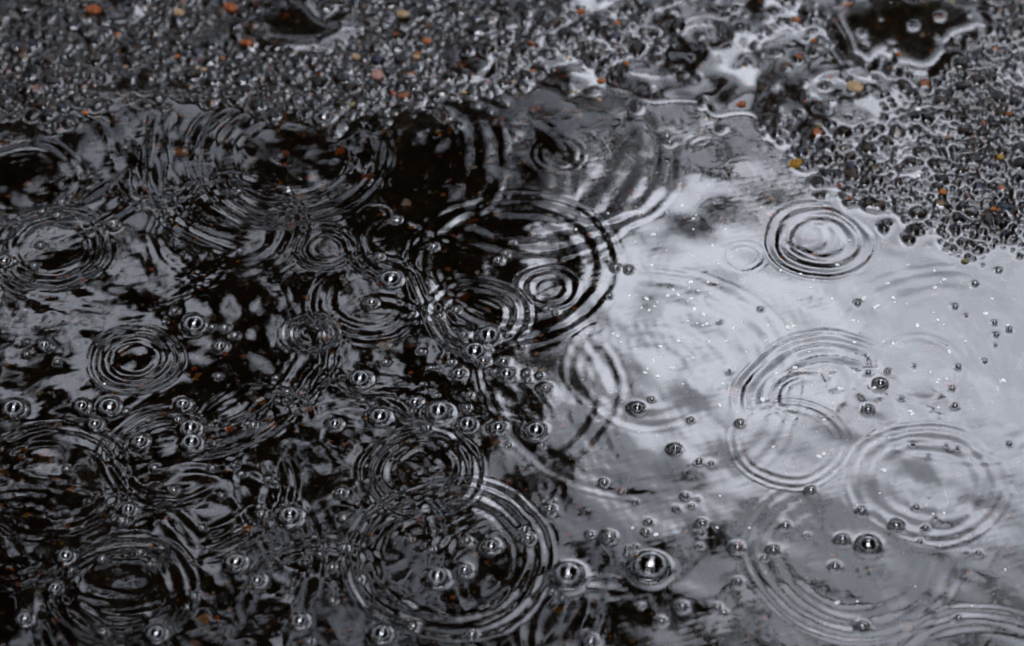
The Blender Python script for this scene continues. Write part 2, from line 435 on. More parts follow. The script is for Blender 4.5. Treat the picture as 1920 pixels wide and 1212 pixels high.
# raindrop rings: (u, v, outer radius px, wave length px, waves, slope, start deg, end deg)
RINGS = [
    (1540, 450, 106, 24, 3.2, .13, None), (1512, 442, 50, 30, 1.0, .05, None),
    (1030, 540, 60, 22, 1.8, .10, None), (962, 500, 205, 32, 3.0, .08, None), (897, 592, 100, 26, 2.6, .12, None),
    (255, 675, 92, 22, 3.4, .075, None), (100, 465, 114, 25, 2.8, .085, None), (610, 466, 66, 15, 3.6, .06, None),
    (582, 625, 56, 16, 3.0, .17, None), (705, 406, 34, 15, 1.8, .07, None), (545, 290, 196, 28, 4.2, .10, None),
    (545, 285, 290, 30, 2.6, .05, (120, 260)), (600, 275, 350, 36, 3.2, .03, (-110, 45)), (790, 882, 122, 21, 4.2, .09, None),
    (845, 1045, 200, 24, 4.2, .10, None), (230, 1110, 140, 25, 3.4, .08, None), (320, 860, 130, 21, 3.6, .055, (20, 330)),
    (335, 640, 300, 33, 3.4, .08, (-85, 10)), (350, 900, 205, 30, 3.4, .07, (-80, 20)), (1560, 760, 190, 27, 4.2, .085, (55, 190)),
    (1510, 745, 70, 26, 1.6, .05, (60, 260)), (1740, 905, 156, 25, 4.2, .04, None), (1600, 1040, 210, 25, 4.6, .044, (110, 370)),
    (905, 735, 262, 36, 1.8, .024, (-50, 40)), (905, 735, 222, 44, 1.0, .018, (-85, 0)), (1050, 285, 235, 32, 2.4, .05, (-100, 20)),
    (1050, 288, 52, 20, 1.6, .032, None), (1395, 480, 42, 18, 1.2, .05, None), (1850, 1300, 210, 28, 3.0, .026, None),
    (1480, 830, 120, 17, 3.0, .03, None), (100, 900, 150, 22, 4.0, .04, None), (430, 430, 150, 26, 3.6, .042, None),
    (40, 340, 120, 24, 2.0, .045, None), (690, 560, 120, 22, 3.6, .05, None), (480, 800, 120, 26, 3.0, .045, (0, 200)),
    (1330, 285, 45, 20, 1.4, .02, None), (1120, 1190, 150, 30, 2.0, .05, (60, 210)), (720, 650, 130, 30, 1.5, .035, None),
    (600, 1130, 160, 28, 2.0, .05, (20, 200)), (30, 1010, 130, 24, 3.5, .035, None), (760, 450, 120, 22, 3.5, .05, (100, 280)),
    (1720, 690, 90, 24, 1.2, .02, None), (1180, 690, 130, 28, 2.0, .025, (100, 260)), (300, 330, 90, 20, 3, .05, (180, 360)),
]
def left_of(u):
    return float(1 - sstep(700, 1250, u))


q_ = np.random.default_rng(77)
for k in range(9):                                        # older, fainter rings that cross all over the darker half
    RINGS.append((q_.uniform(-100, 1150) if k < 6 else q_.uniform(1150, 1950), q_.uniform(230, 1250), q_.uniform(110, 330), q_.uniform(17, 30), q_.uniform(3, 5.5), q_.uniform(.008, .018), None))
for k in range(16):                                       # broad swells of earlier drops on the left
    a_ = q_.uniform(0, 360)
    cu_, cv_ = q_.uniform(-60, 1000), q_.uniform(260, 1250)
    if math.hypot(cu_ - 545, cv_ - 290) < 330: continue
    RINGS.append((cu_, cv_, q_.uniform(130, 300), q_.uniform(26, 40), q_.uniform(2.5, 5), q_.uniform(.018, .034), (a_, a_ + q_.uniform(120, 300))))
warp = 0.0010 * vnoise(0.022, 91) + 0.0005 * vnoise(0.009, 92)
patchy = np.clip(1 + 0.75 * vnoise(0.026, 93) + .3 * vnoise(0.011, 94), .15, 2)
open_w = sstep(-0.0015, -0.012, dist)
rip = np.zeros_like(X)
for k, (u, v, ro, lam, nw, sl, arc) in enumerate(RINGS):
    cx, cy = at(u, v); s = scale_at(u, v)
    ro, lam = ro * s, lam * s * .84
    r = np.hypot(X - cx, (Y - cy))
    th = np.arctan2(Y - cy, X - cx)
    r = r * (1 + 0.018 * np.sin(3 * th + k) + 0.012 * np.sin(5 * th + 2.1 * k)) + warp * (1 if k % 2 else -1)
    q = ro - r
    chirp = lam * (1 + 0.22 * np.clip(q / lam, 0, 8))             # short waves lead, longer follow
    ph = 2 * np.pi * q / (lam * (1 + 0.10 * np.clip(q / lam, 0, 8)))
    env = sstep(-0.55 * lam, 0.35 * lam, q) * (1 - sstep((nw - .9) * lam, (nw + .7) * lam, q))
    a = .72 * sl * lam / (2 * np.pi) * (0.85 + 0.3 * np.sin(2 * th + 1.7 * k))
    if arc:
        a0, a1 = (R(t) for t in arc)
        mid, half = (a0 + a1) / 2, (a1 - a0) / 2
        da = np.abs((th - mid + np.pi) % (2 * np.pi) - np.pi)
        a = a * (1 - sstep(half * .72, half, da))
    rip += a * env * np.sin(ph + 0.4) * (patchy if k > 33 else .55 + .45 * patchy)
left = 1 - sstep(560, 1250, U + 0.3 * (606 - V) * 0)
chop = waves(26, .007, .022, 41) * (0.0000050 + 0.0000022 * left) * (1 + 0.6 * vnoise(0.05, 51))
chop += waves(16, .025, .07, 42) * (0.000055 + 0.000032 * left)
chop += waves(14, .004, .009, 43) * 0.0000022 * (1 + vnoise(0.03, 52))
chop *= 1 + 0.4 * vnoise(0.08, 53)
Wt = Wt + (rip + chop) * open_w * FINE

# floating bubbles: the water is pushed down under each and climbs its rim
BUBS = []
for u, v, r in BUB:
    x, y = at(u, v)
    BUBS.append([x, y, max(r * scale_at(u, v) * ((1.0 if r > 15 else .88 if r > 9 else .72) if u < 1100 else (1.0 if r > 15 else .78)), 0.00075), u, v, r])
for b in BUBS:
    x, y, r = b[:3]
    W_ = r * 2.2 + 0.006
    i0, i1 = XS.searchsorted(x - W_), XS.searchsorted(x + W_)
    j0, j1 = YS.searchsorted(y - W_), YS.searchsorted(y + W_)
    if i1 <= i0 or j1 <= j0: b.append(0.0); continue
    rr = np.hypot(X[j0:j1, i0:i1] - x, Y[j0:j1, i0:i1] - y)
    w = Wt[j0:j1, i0:i1]
    z0 = float(w[(j1 - j0) // 2, (i1 - i0) // 2])
    rim = min(0.16 * r, 0.0006)
    lc = 0.0006 + 0.1 * r
    rise = np.where(rr > r, rim * np.exp(-(rr - r) / lc), 0)
    base = z0 + rim
    depth = min(0.62 * r, 0.0042)
    bowl = base - depth * np.sqrt(np.clip(1 - (rr / r) ** 2, 0, 1))
    flat = 1 - sstep(r, r * 1.6 + .001, rr)
    w[:] = np.where(rr < r, bowl, w * (1 - flat) + z0 * flat + rise)
    b.append(base)
Wt = np.where(FINE > .5, Wt, np.maximum(Wt, G + 0.00006))

# ----------------------------------------------------------------- the two sheets
gy_far = 0.0004 * vnoise(0.2, 60)
ground = grid_mesh("asphalt_ground", XS, YS, G + gy_far * (1 - FINE), M_GROUND, Cr, sstep(-0.012, 0.0, dist))
tag(ground, "dark wet asphalt with coarse crushed stone, running down under the puddle", kind="structure")
ix = np.where(np.abs(XS) < 1.45)[0]; iy = np.where(np.abs(YS) < 1.45)[0]
sub = np.ix_(iy, ix)
water = grid_mesh("puddle_water", XS[ix], YS[iy], (Wt + gy_far * (1 - FINE) + 0.0003 * (1 - FINE))[sub], M_WATER)
tag(water, "clear shallow puddle water ringed with rain ripples over dark asphalt", kind="structure")


def height(A, x, y):
    return float(A[min(YS.searchsorted(y), NY - 1), min(XS.searchsorted(x), NX - 1)])


# ----------------------------------------------------------------- bubbles
def dome_mesh(name, hgt, thick, wob, seed):
    """thin shell: outer cap and inner cap joined at the rim; radius 1"""
    r_ = np.random.default_rng(seed)
    nseg, nring = 40, 14
    a1, a2 = r_.random() * 6.28, r_.random() * 6.28
    def shell(rad, h):
        vs = [(0, 0, h)]
        for i in range(1, nring + 1):
            t = i / nring * math.pi / 2
            for j in range(nseg):
                a = j / nseg * 2 * math.pi
                w = 1 + wob * math.sin(2 * a + a1) + wob * .6 * math.sin(3 * a + a2)
                vs.append((rad * math.sin(t) * math.cos(a) * w, rad * math.sin(t) * math.sin(a) * w, h * math.cos(t)))
        return vs
    o_, i_ = shell(1.0, hgt), shell(1.0 - thick, hgt - thick)
    n = len(o_)
    f = []
    for base, flip in ((0, False), (n, True)):
        for j in range(nseg):
            k = (j + 1) % nseg
            t = (base, base + 1 + j, base + 1 + k)
            f.append(t[::-1] if flip else t)
        for i in range(nring - 1):
            for j in range(nseg):
                k = (j + 1) % nseg
                q = (base + 1 + i * nseg + j, base + 1 + (i + 1) * nseg + j, base + 1 + (i + 1) * nseg + k, base + 1 + i * nseg + k)
                f.append(q[::-1] if flip else q)
    e = 1 + (nring - 1) * nseg
    for j in range(nseg):
        k = (j + 1) % nseg
        f.append((e + j, n + e + j, n + e + k, e + k))
    return py_mesh(name, o_ + i_, f, M_BUBBLE)


DOMES = [dome_mesh("bubble_dome", h, .035, w, s) for h, w, s in ((.80, .01, 1), (.74, .03, 2), (.86, .02, 3))]


# ----------------------------------------------------------------- landmarks that labels lean on
LAND = [
    ("the largest bubble", 1220, 1065), ("the sharp ripple by the stones", 1540, 450),
    ("the small central ripple", 1030, 540), ("the bottom left ripple", 230, 1110),
    ("the neat oval ripple left of centre", 255, 675), ("the bright small drop splash", 582, 625),
    ("the bottom centre ripple", 845, 1045), ("the tight ripple below the bubbles", 790, 882),
    ("the wide ripple at the right edge", 1740, 905), ("the ripple at the far left", 100, 465),
    ("the tan shoreline pebble", 1493, 308), ("the pair of touching central bubbles", 903, 645),
    ("the twin bubbles at lower right", 1605, 1018), ("the bubble left in the dark corner", 46, 1162),
    ("the top right dark pool", 1700, 70), ("the top left dark pool", 560, 50), ("the black band under the shore", 800, 290),
]
ORD = ["", "second ", "third ", "fourth ", "fifth ", "sixth ", "seventh ", "eighth ", "ninth ", "tenth ", "eleventh ", "twelfth ", "thirteenth ",
       "fourteenth ", "fifteenth ", "sixteenth ", "seventeenth ", "eighteenth ", "nineteenth ", "twentieth "]


def bearing(du, dv):
    a = math.degrees(math.atan2(-dv, du)) % 360
    return ["right of", "upper right of", "above", "upper left of", "left of", "lower left of", "below", "lower right of"][int((a + 22.5) // 45) % 8]


def label_all(items):
    """items: list of (u, v, phrase) -> unique labels: phrase + ordinal nearest + bearing + landmark"""
    keyed = {}
    for i, (u, v, ph) in enumerate(items):
        best = sorted(LAND, key=lambda L: math.hypot(u - L[1], (v - L[2]) * 1.2))
        L = best[0] if math.hypot(u - best[0][1], v - best[0][2]) > 12 else best[1]
        d = math.hypot(u - L[1], v - L[2])
        keyed.setdefault((ph, bearing(u - L[1], v - L[2]), L[0]), []).append((d, i))
    out = [None] * len(items)
    for (ph, be, ln), mem in keyed.items():
        for k, (d, i) in enumerate(sorted(mem)):
            out[i] = f"{ph} {be} {ln}" if len(mem) == 1 else f"{ORD[min(k, 19)]}nearest {ph} {be} {ln}"
    return out


def water_word(u, v):
    return "dark rimmed" if u > 1150 and v > 380 else "glinting"


def size_word(r):
    return "big" if r >= 16 else "medium" if r >= 10 else "small" if r >= 6 else "tiny"


blabels = label_all([(b[3], b[4], f"{size_word(b[5])} {water_word(b[3], b[4])} bubble") for b in BUBS])
SPECIAL = {(1220, 1065): "largest bubble of all, bright sky spot inside its dark dome",
           (1065, 1082): "second largest bubble, silvery dome just left of the largest one",
           (607, 222): "clear bubble caught on the shoreline between puddle and asphalt"}
for i, b in enumerate(BUBS):
    o = bpy.data.objects.new("bubble", DOMES[i % 3])
    COL.objects.link(o)
    o.location = (b[0], b[1], b[6] + 0.00002)
    o.scale = (b[2] * 1.01, b[2] * 1.01, b[2] * rng.uniform(.72, 1.12))
    o.rotation_euler = (0, 0, rng.uniform(0, 6.28))
    tag(o, SPECIAL.get((b[3], b[4]), blabels[i]), "bubble", "air bubbles floating on the puddle")


# ----------------------------------------------------------------- loose stones, leaf scraps, twigs and grit
def pebble_mesh(name, mat, seed, flat):
    r_ = np.random.default_rng(seed)
    nlat, nlon = 7, 10
    planes = []
    for _ in range(9):
        d = r_.normal(size=3); d /= np.linalg.norm(d); planes.append((d, r_.uniform(.68, .95)))
    vs = []
    def pt(t, a):
        d = np.array([math.sin(t) * math.cos(a), math.sin(t) * math.sin(a), math.cos(t)])
        s = 1.0
        for n, k in planes:
            q = float(d @ n)
            if q > 1e-3: s = min(s, k / q)
        s *= r_.uniform(.96, 1.04)
        return d * s * np.array([1, .78, flat])
    vs.append(pt(0, 0))
    for i in range(1, nlat):
        for j in range(nlon):
            vs.append(pt(i / nlat * math.pi, j / nlon * 6.28318))
    vs.append(pt(math.pi, 0))
    f = []
    L = len(vs) - 1
    for j in range(nlon):
        k = (j + 1) % nlon
        f.append((0, 1 + j, 1 + k))
        f.append((L, L - nlon + k, L - nlon + j))
        for i in range(nlat - 2):
            b = 1 + i * nlon
            f.append((b + j, b + nlon + j, b + nlon + k, b + k))
    return py_mesh(name, vs, f, mat, smooth=False)


def leaf_mesh(name, mat, seed):
    """torn, curled scrap of leaf with a little thickness"""
    r_ = np.random.default_rng(seed)
    n = 14
    ang = np.sort(r_.uniform(0, 6.283, n))
    rad = r_.uniform(.45, 1.0, n)
    top = [(0, 0, .10)] + [(rad[i] * math.cos(ang[i]), .62 * rad[i] * math.sin(ang[i]), .12 * math.sin(2 * ang[i] + seed) + .05) for i in range(n)]
    bot = [(x, y, z - .07) for x, y, z in top]
    f = []
    for i in range(n):
        k = (i + 1) % n
        f.append((0, 1 + i, 1 + k)); f.append((n + 1, n + 2 + k, n + 2 + i))
        f.append((1 + i, n + 2 + i, n + 2 + k, 1 + k))
    return py_mesh(name, top + bot, f, mat, smooth=False)


PEB = {c: [pebble_mesh(c + "_pebble", M_STONE[c], 10 * i + j, .62) for j in range(3)] for i, c in enumerate(COLS)}
LEAF = {c: [leaf_mesh(c + "_leaf", M_STONE[c], 10 * i + j + 500) for j in range(2)] for i, c in enumerate(COLS)}
CW = {"orange": "orange", "rust": "rust red", "tan": "tan", "pink": "pinkish", "white": "whitish", "yellow": "yellow", "olive": "olive", "amber": "amber", "brown": "brown"}


def ground_word(u, v):
    x, y = at(u, v)
    return "on wet asphalt" if y > np.interp(x, sp[:, 0], sp[:, 1]) else "under water"


items = []
for u, v, r, c, kd in BITS:
    w = "pebble" if kd == "pebble" else "leaf scrap"
    items.append((u, v, f"{CW[c]} {w} {ground_word(u, v)}"))
plabels = label_all(items)
SPB = {(1493, 308): "smooth amber tan pebble at the corner where shoreline meets stones",
       (1768, 365): "vivid orange stone sitting among black stones on the right asphalt",
       (380, 1152): "torn amber brown leaf scrap on the bed at lower left"}
for i, (u, v, r, c, kd) in enumerate(BITS):
    x, y = at(u, v); s = r * scale_at(u, v)
    if kd == "pebble":
        o = bpy.data.objects.new("pebble", PEB[c][i % 3])
        z = height(G, x, y) + s * .30
        o.scale = (s, s, s); o.rotation_euler = (rng.uniform(-.25, .25), rng.uniform(-.25, .25), rng.uniform(-.5, .5))
        cat, grp = "pebble", "coloured pebbles in and beside the puddle"
    else:
        o = bpy.data.objects.new("leaf_scrap", LEAF[c][i % 2])
        z = height(G, x, y) + s * .12 + .0002
        o.scale = (s, s, s); o.rotation_euler = (rng.uniform(-.15, .15), rng.uniform(-.15, .15), rng.uniform(-.6, .6))
        cat, grp = "leaf scrap", "leaf scraps on the puddle bed"
    COL.objects.link(o)
    o.location = (x, y, z)
    tag(o, SPB.get((u, v), plabels[i]), cat, grp)


def twig_mesh(name, mat, seed):
    r_ = np.random.default_rng(seed)
    n, m = 9, 6
    vs, f = [], []
    for i in range(n):
        t = i / (n - 1)
        for j in range(m):
            a = j / m * 6.283
            rr = .05 * (1 - .6 * t) * r_.uniform(.9, 1.1)
            vs.append((2 * t - 1, .10 * math.sin(3 * t + seed) + rr * math.cos(a), rr * math.sin(a)))
    for i in range(n - 1):
        for j in range(m):
            k = (j + 1) % m
            f.append((i * m + j, i * m + k, (i + 1) * m + k, (i + 1) * m + j))
    f.append(tuple(range(m))[::-1]); f.append(tuple((n - 1) * m + j for j in range(m)))
    return py_mesh(name, vs, f, mat)


TW = [twig_mesh("twig", M_STONE["tan"], k) for k in range(2)]
tlabels = label_all([(u, v, f"thin straw coloured twig {ground_word(u, v)}") for u, v, l, a in TWIGS])
for i, (u, v, l, a) in enumerate(TWIGS):
    x, y = at(u, v); s = l * scale_at(u, v)
    o = bpy.data.objects.new("twig", TW[i % 2]); COL.objects.link(o)
    a = -R(a)
    o.location = (x, y, (height(Wt, x, y) + .0001) if ground_word(u, v) == "under water" and False else height(G, x, y) + .0006)
    o.rotation_euler = (0, 0, math.atan2(math.sin(a) * 1.39, math.cos(a))); o.scale = (s, s, s)
    tag(o, tlabels[i], "twig", "thin twigs in the puddle")

glabels = label_all([(u, v, "white grit speck") for u, v in GRIT])
for i, (u, v) in enumerate(GRIT):
    u2, v2 = u, v
    x, y = at(u2, v2)
    s = (2.4 + 3.6 * rng.random() ** 2) * scale_at(u, v)
    o = bpy.data.objects.new("grit_speck", PEB["white"][i % 3]); COL.objects.link(o)
    o.location = (x, y, height(Wt, x, y) + s * .08)
    o.scale = (s, s * .9, s * .35); o.rotation_euler = (0, 0, rng.uniform(0, 6.28))
    tag(o, glabels[i], "grit", "white specks scattered over the bright water")


# ----------------------------------------------------------------- trees whose crowns the water mirrors
def bark_material():
    m, nt, b = new_mat("bark")
    n = nt.nodes.new("ShaderNodeTexNoise"); n.inputs["Scale"].default_value = 14; n.inputs["Detail"].default_value = 6
    r = nt.nodes.new("ShaderNodeValToRGB")
    r.color_ramp.elements[0].color = (.012, .009, .007, 1); r.color_ramp.elements[1].color = (.06, .05, .04, 1)
    nt.links.new(n.outputs["Fac"], r.inputs["Fac"]); nt.links.new(r.outputs["Color"], b.inputs["Base Color"])
    b.inputs["Roughness"].default_value = .9
    return m


def leaf_material():
    m, nt, b = new_mat("leaves")
    g = nt.nodes.new("ShaderNodeNewGeometry")
    r = nt.nodes.new("ShaderNodeValToRGB")
    r.color_ramp.elements[0].color = (.022, .030, .010, 1); r.color_ramp.elements[1].color = (.055, .062, .020, 1)
    nt.links.new(g.outputs["Random Per Island"], r.inputs["Fac"]); nt.links.new(r.outputs["Color"], b.inputs["Base Color"])
    b.inputs["Roughness"].default_value = .75
    b.inputs["Specular IOR Level"].default_value = .08
    return m


M_BARK, M_LEAF = bark_material(), leaf_material()


def mirror_point(u, v, yd, hmax=16.0):
    """point in the world that calm water shows at photo pixel (u, v), yd metres beyond the puddle (or hmax up)"""
    d = ray(u, v); x, y = at(u, v)
    d = np.array([d[0], d[1], -d[2]])
    t = min((yd - y) / max(d[1], 1e-3), hmax / max(d[2], 1e-3))
    return np.array([x, y, 0]) + d * t


NT = np.random.default_rng(5).random((2, 90, 90))


def clump(u, v):
    """0..1, even: where the crown gathers into dense sprays"""
    out = 0
    for k, cell in enumerate((240.0, 110.0)):
        a, b = (u + 1200) / cell, (v + 1200) / cell
        i, j = min(max(int(a), 0), 88), min(max(int(b), 0), 88); fa, fb = a - i, b - j
        fa, fb = fa * fa * (3 - 2 * fa), fb * fb * (3 - 2 * fb)
        t = NT[k]
        out += ((t[j, i] * (1 - fa) + t[j, i + 1] * fa) * (1 - fb) + (t[j + 1, i] * (1 - fa) + t[j + 1, i + 1] * fa) * fb - .5) * (.74, .26)[k]
    return float(np.clip(.5 + out * 1.45, 0.001, .999))


# the masses the crowns gather into, by mirrored direction: (u, v, half width, half height)
MASSES = [
    (790, 300, 165, 150), (600, 285, 170, 80), (880, 520, 84, 260), (892, 880, 58, 150), (850, 715, 110, 75), (455, 570, 95, 190), (505, 770, 110, 130),
    (300, 800, 190, 80), (100, 800, 150, 70), (40, 1010, 200, 90), (215, 1105, 190, 120), (450, 1185, 120, 60), (600, 1010, 80, 60),
    (785, 872, 130, 80), (895, 1030, 90, 140), (925, 890, 40, 60), (735, 465, 75, 100), (300, 420, 120, 56), (40, 335, 90, 60),
    (1180, 1160, 90, 40), (560, 45, 100, 60), (1700, 55, 170, 85), (880, 105, 60, 40),
    (-330, 560, 150, 330), (-800, 300, 260, 700), (-260, 1260, 200, 200), (320, 1620, 330, 220), (800, 1470, 110, 170), (-700, 1900, 500, 500),
    (620, 2250, 420, 220), (250, -330, 420, 170), (900, -260, 190, 130), (1750, -330, 420, 130), (2750, 300, 260, 560), (2500, 1500, 220, 260),
    (1500, 2500, 500, 160), (3400, 1200, 420, 1500), (2300, 3200, 700, 300), (300, 3300, 700, 300), (-1600, 800, 500, 2500)]


MASSES = [m + (1.0,) for m in MASSES] + [                 # thin, half transparent sprays
    (1180, 300, 320, 95, .20), (1010, 440, 110, 80, .22), (1310, 1150, 210, 95, .24), (1720, 1200, 300, 60, .16), (1560, 760, 60, 45, .12),
    (1000, 800, 90, 130, .16), (640, 640, 90, 60, .06), (150, 480, 150, 60, .12), (700, 1180, 150, 60, .10), (1420, 1000, 120, 50, .10)]


def cover(u, v):
    if v < -900: return 1.0
    e = (clump(u, v) - .5) * 1.1 + (clump(u * 2.3 + 200, v * 2.3 + 200) - .5) * .5 if -800 < v < 1700 and -800 < u < 2400 else 0
    return max(float(sstep(1.22, .82, ((u - a) / ru) ** 2 + ((v - b) / rv) ** 2 + e)) * w_ for a, b, ru, rv, w_ in MASSES)


def leaf_quads(P, size, seed):
    r_ = np.random.default_rng(seed)
    n = len(P)
    a = r_.normal(size=(n, 3)); a /= np.linalg.norm(a, axis=1)[:, None]
    b = r_.normal(size=(n, 3)); b -= a * (a * b).sum(1)[:, None]; b /= np.linalg.norm(b, axis=1)[:, None]
    s = (size * r_.uniform(.7, 1.35, n))[:, None]
    return np.stack([P - a * s, P + b * s * .42 - a * s * .1, P + a * s, P - b * s * .42 - a * s * .1], 1)


def limb(pts, r0, r1, m=8):
    pts = np.array(pts, float)
    # resample with a little wander
    vs, f = [], []
    n = len(pts)
    for i, p in enumerate(pts):
        t = pts[min(i + 1, n - 1)] - pts[max(i - 1, 0)]; t /= np.linalg.norm(t)
        a = np.cross(t, [0.3, 1, 0.2]); a /= np.linalg.norm(a); b = np.cross(t, a)
        rr = r0 + (r1 - r0) * i / (n - 1)
        for j in range(m):
            q = j / m * 6.283
            vs.append(p + (a * math.cos(q) + b * math.sin(q)) * rr)
    for i in range(n - 1):
        for j in range(m):
            k = (j + 1) % m
            f.append((i * m + j, i * m + k, (i + 1) * m + k, (i + 1) * m + j))
    return vs, f


def join(parts):
    vs, f = [], []
    for v_, f_ in parts:
        o = len(vs); vs += list(v_); f += [tuple(i + o for i in q) for q in f_]
    return vs, f


def wander(p0, p1, n, amp, seed):
    r_ = np.random.default_rng(seed)
    t = np.linspace(0, 1, n)[:, None]
    p = np.array(p0)[None] * (1 - t) + np.array(p1)[None] * t
    return p + r_.normal(0, amp, (n, 3)) * np.sin(t * np.pi)


def make_tree(base, label, limbs, leaves, group):
    root = bpy.data.objects.new("leafy_tree", None); COL.objects.link(root)
    root.location = (base[0], base[1], 0)
    tag(root, label, "tree", group)
    off = np.array([base[0], base[1], 0])
    vs, f = join(limbs)
    o = bpy.data.objects.new("trunk", py_mesh("trunk", [np.array(v) - off for v in vs], f, M_BARK)); COL.objects.link(o); o.parent = root
    o = bpy.data.objects.new("crown", quads_mesh("crown", leaves - off, M_LEAF)); COL.objects.link(o); o.parent = root
    return root


# crowns straight ahead of the camera
r_ = np.random.default_rng(99)
buckets = {"left": [], "mid": [], "right": []}
sizes = {"left": [], "mid": [], "right": []}
n_fine = 0
for it in range(16000):                                  # small clumps of leaves in the mirrored window
    u, v = r_.uniform(-150, 2070), r_.uniform(-150, 1360)
    cv = cover(u, v)
    thin = .05 * float(sstep(1000, 700, u))
    if r_.random() > max(thin, 4.8 * cv) / 5.1: continue
    yd = r_.uniform(6.8, 9.6)
    c = mirror_point(u, v, yd)
    n = 4
    P = c + r_.normal(0, .05, (n, 3))
    key = "left" if u < 560 else "mid" if u < 1120 else "right"
    buckets[key].append(P); sizes[key].append(np.full(n, .055))
for it in range(7500):                                   # wider crown around it, larger sprays
    u, v = r_.uniform(-2600, 4600), r_.uniform(-3200, 4200)
    if -120 < u < 2040 and -120 < v < 1330: continue
    if r_.random() > cover(u, v): continue
    c = mirror_point(u, v, r_.uniform(6.8, 10.5), 15.0)
    if c[2] < 1.6: continue
    n = 7
    P = c + r_.normal(0, .22, (n, 3))
    key = "left" if u < 300 else "mid" if u < 1300 else "right"
    buckets[key].append(P); sizes[key].append(np.full(n, .17))
mp = mirror_point
fork = mp(872, 640, 8.2)
limbs_mid = [limb(wander((-.35, 8.3, -.1), mp(820, 230, 8.2), 9, .03, 1), .20, .11), limb(wander(mp(820, 230, 8.2), fork, 6, .02, 2), .11, .075),
             limb(wander(fork, mp(850, 760, 8.1), 4, .015, 3), .075, .06), limb(wander(mp(850, 740, 8.1), mp(770, 1150, 8.0), 6, .04, 4), .035, .015),
             limb(wander(mp(850, 750, 8.1), mp(990, 1250, 8.0), 6, .04, 5), .04, .018), limb(wander(mp(860, 500, 8.2), mp(1180, 820, 7.9), 7, .04, 6), .022, .006),
             limb(wander(mp(860, 430, 8.2), mp(520, 760, 8.3), 7, .05, 7), .035, .012),
             limb(wander(mp(770, 1150, 8.0), mp(650, 1700, 7.8), 5, .05, 9), .02, .006), limb(wander(mp(990, 1250, 8.0), mp(1250, 2100, 7.6), 6, .06, 10), .02, .006),
             limb(wander(mp(850, 760, 8.1), mp(900, 1020, 8.0), 4, .02, 12), .03, .016)]
limbs_left = [limb(wander((-2.6, 8.8, -.1), mp(120, -200, 8.8), 9, .04, 21), .22, .13), limb(wander(mp(120, -200, 8.8), mp(430, 560, 8.6), 7, .05, 22), .10, .05),
              limb(wander(mp(120, -200, 8.8), mp(-100, 900, 8.6), 8, .06, 23), .10, .04), limb(wander(mp(430, 560, 8.6), mp(200, 1100, 8.4), 7, .05, 24), .04, .012),
              limb(wander(mp(430, 560, 8.6), mp(620, 1180, 8.4), 7, .05, 25), .04, .012), limb(wander(mp(-60, 700, 8.6), mp(160, 1010, 8.4), 6, .04, 26), .03, .01)]
limbs_right = [limb(wander((3.4, 9.6, -.1), mp(2700, -400, 9.2), 9, .05, 31), .22, .13), limb(wander(mp(2700, -400, 9.2), mp(2050, 130, 8.6), 9, .05, 32), .06, .01),
               limb(wander(mp(2700, -400, 9.2), mp(2750, 1600, 8.6), 9, .08, 33), .10, .03), limb(wander(mp(2720, 700, 8.9), mp(1650, 1130, 8.3), 9, .07, 34), .035, .006),
               limb(wander(mp(2725, 900, 8.8), mp(1250, 1260, 8.2), 9, .07, 35), .035, .006)]
for key, base, lab, lm in (("left", (-2.6, 8.8), "tall tree with dense black crown mirrored in the left of the puddle", limbs_left),
                           ("mid", (-.35, 8.3), "tree with a forked dark trunk mirrored down the middle of the puddle", limbs_mid),
                           ("right", (3.4, 9.6), "loose thin crowned tree mirrored faintly at the right of the puddle", limbs_right)):
    P = np.concatenate(buckets[key]); S = np.concatenate(sizes[key])
    make_tree(base, lab, lm, leaf_quads(P, S, hash(key) % 7 if False else len(P) % 97), "trees mirrored in the puddle")

# trees around and behind the camera, which close off the sky at the sides
RT = [(-5.2, 4.0), (-5.6, -1.2), (-4.0, -5.2), (0.6, -6.0), (4.6, -4.4), (5.8, 0.3), (6.6, 5.0)]
RL = ["left front", "left", "left rear", "rear", "right rear", "right", "right front"]
for k, (bx, by) in enumerate(RT):
    rr = np.random.default_rng(200 + k)
    base = np.array([bx, by, 0])
    h = rr.uniform(11.5, 13.5)
    cen = base + np.array([-bx * .12, -by * .12, h * .58])
    n = 1500
    d = rr.normal(size=(n, 3)); d /= np.linalg.norm(d, axis=1)[:, None]
    c = cen + d * (rr.random((n, 1)) ** .4) * np.array([3.4, 3.4, h * .42])
    P = (c[:, None, :] + rr.normal(0, .28, (n, 8, 3))).reshape(-1, 3)
    lm = [limb(wander(base - [0, 0, .1], cen + [0, 0, 1.5], 9, .06, 300 + k), .24, .07)]
    for q in range(7):
        a = q / 7 * 6.28 + k
        lm.append(limb(wander(base + [0, 0, h * (.28 + .03 * q)], cen + np.array([2.3 * math.cos(a), 2.3 * math.sin(a), rr.uniform(-.5, 2.5)]), 6, .1, 400 + 10 * k + q), .08, .02))
    make_tree((bx, by), f"round crowned tree standing {RL[k]} of the puddle, outside the picture", lm, leaf_quads(P, np.full(len(P), .2), k), "trees standing round the puddle")

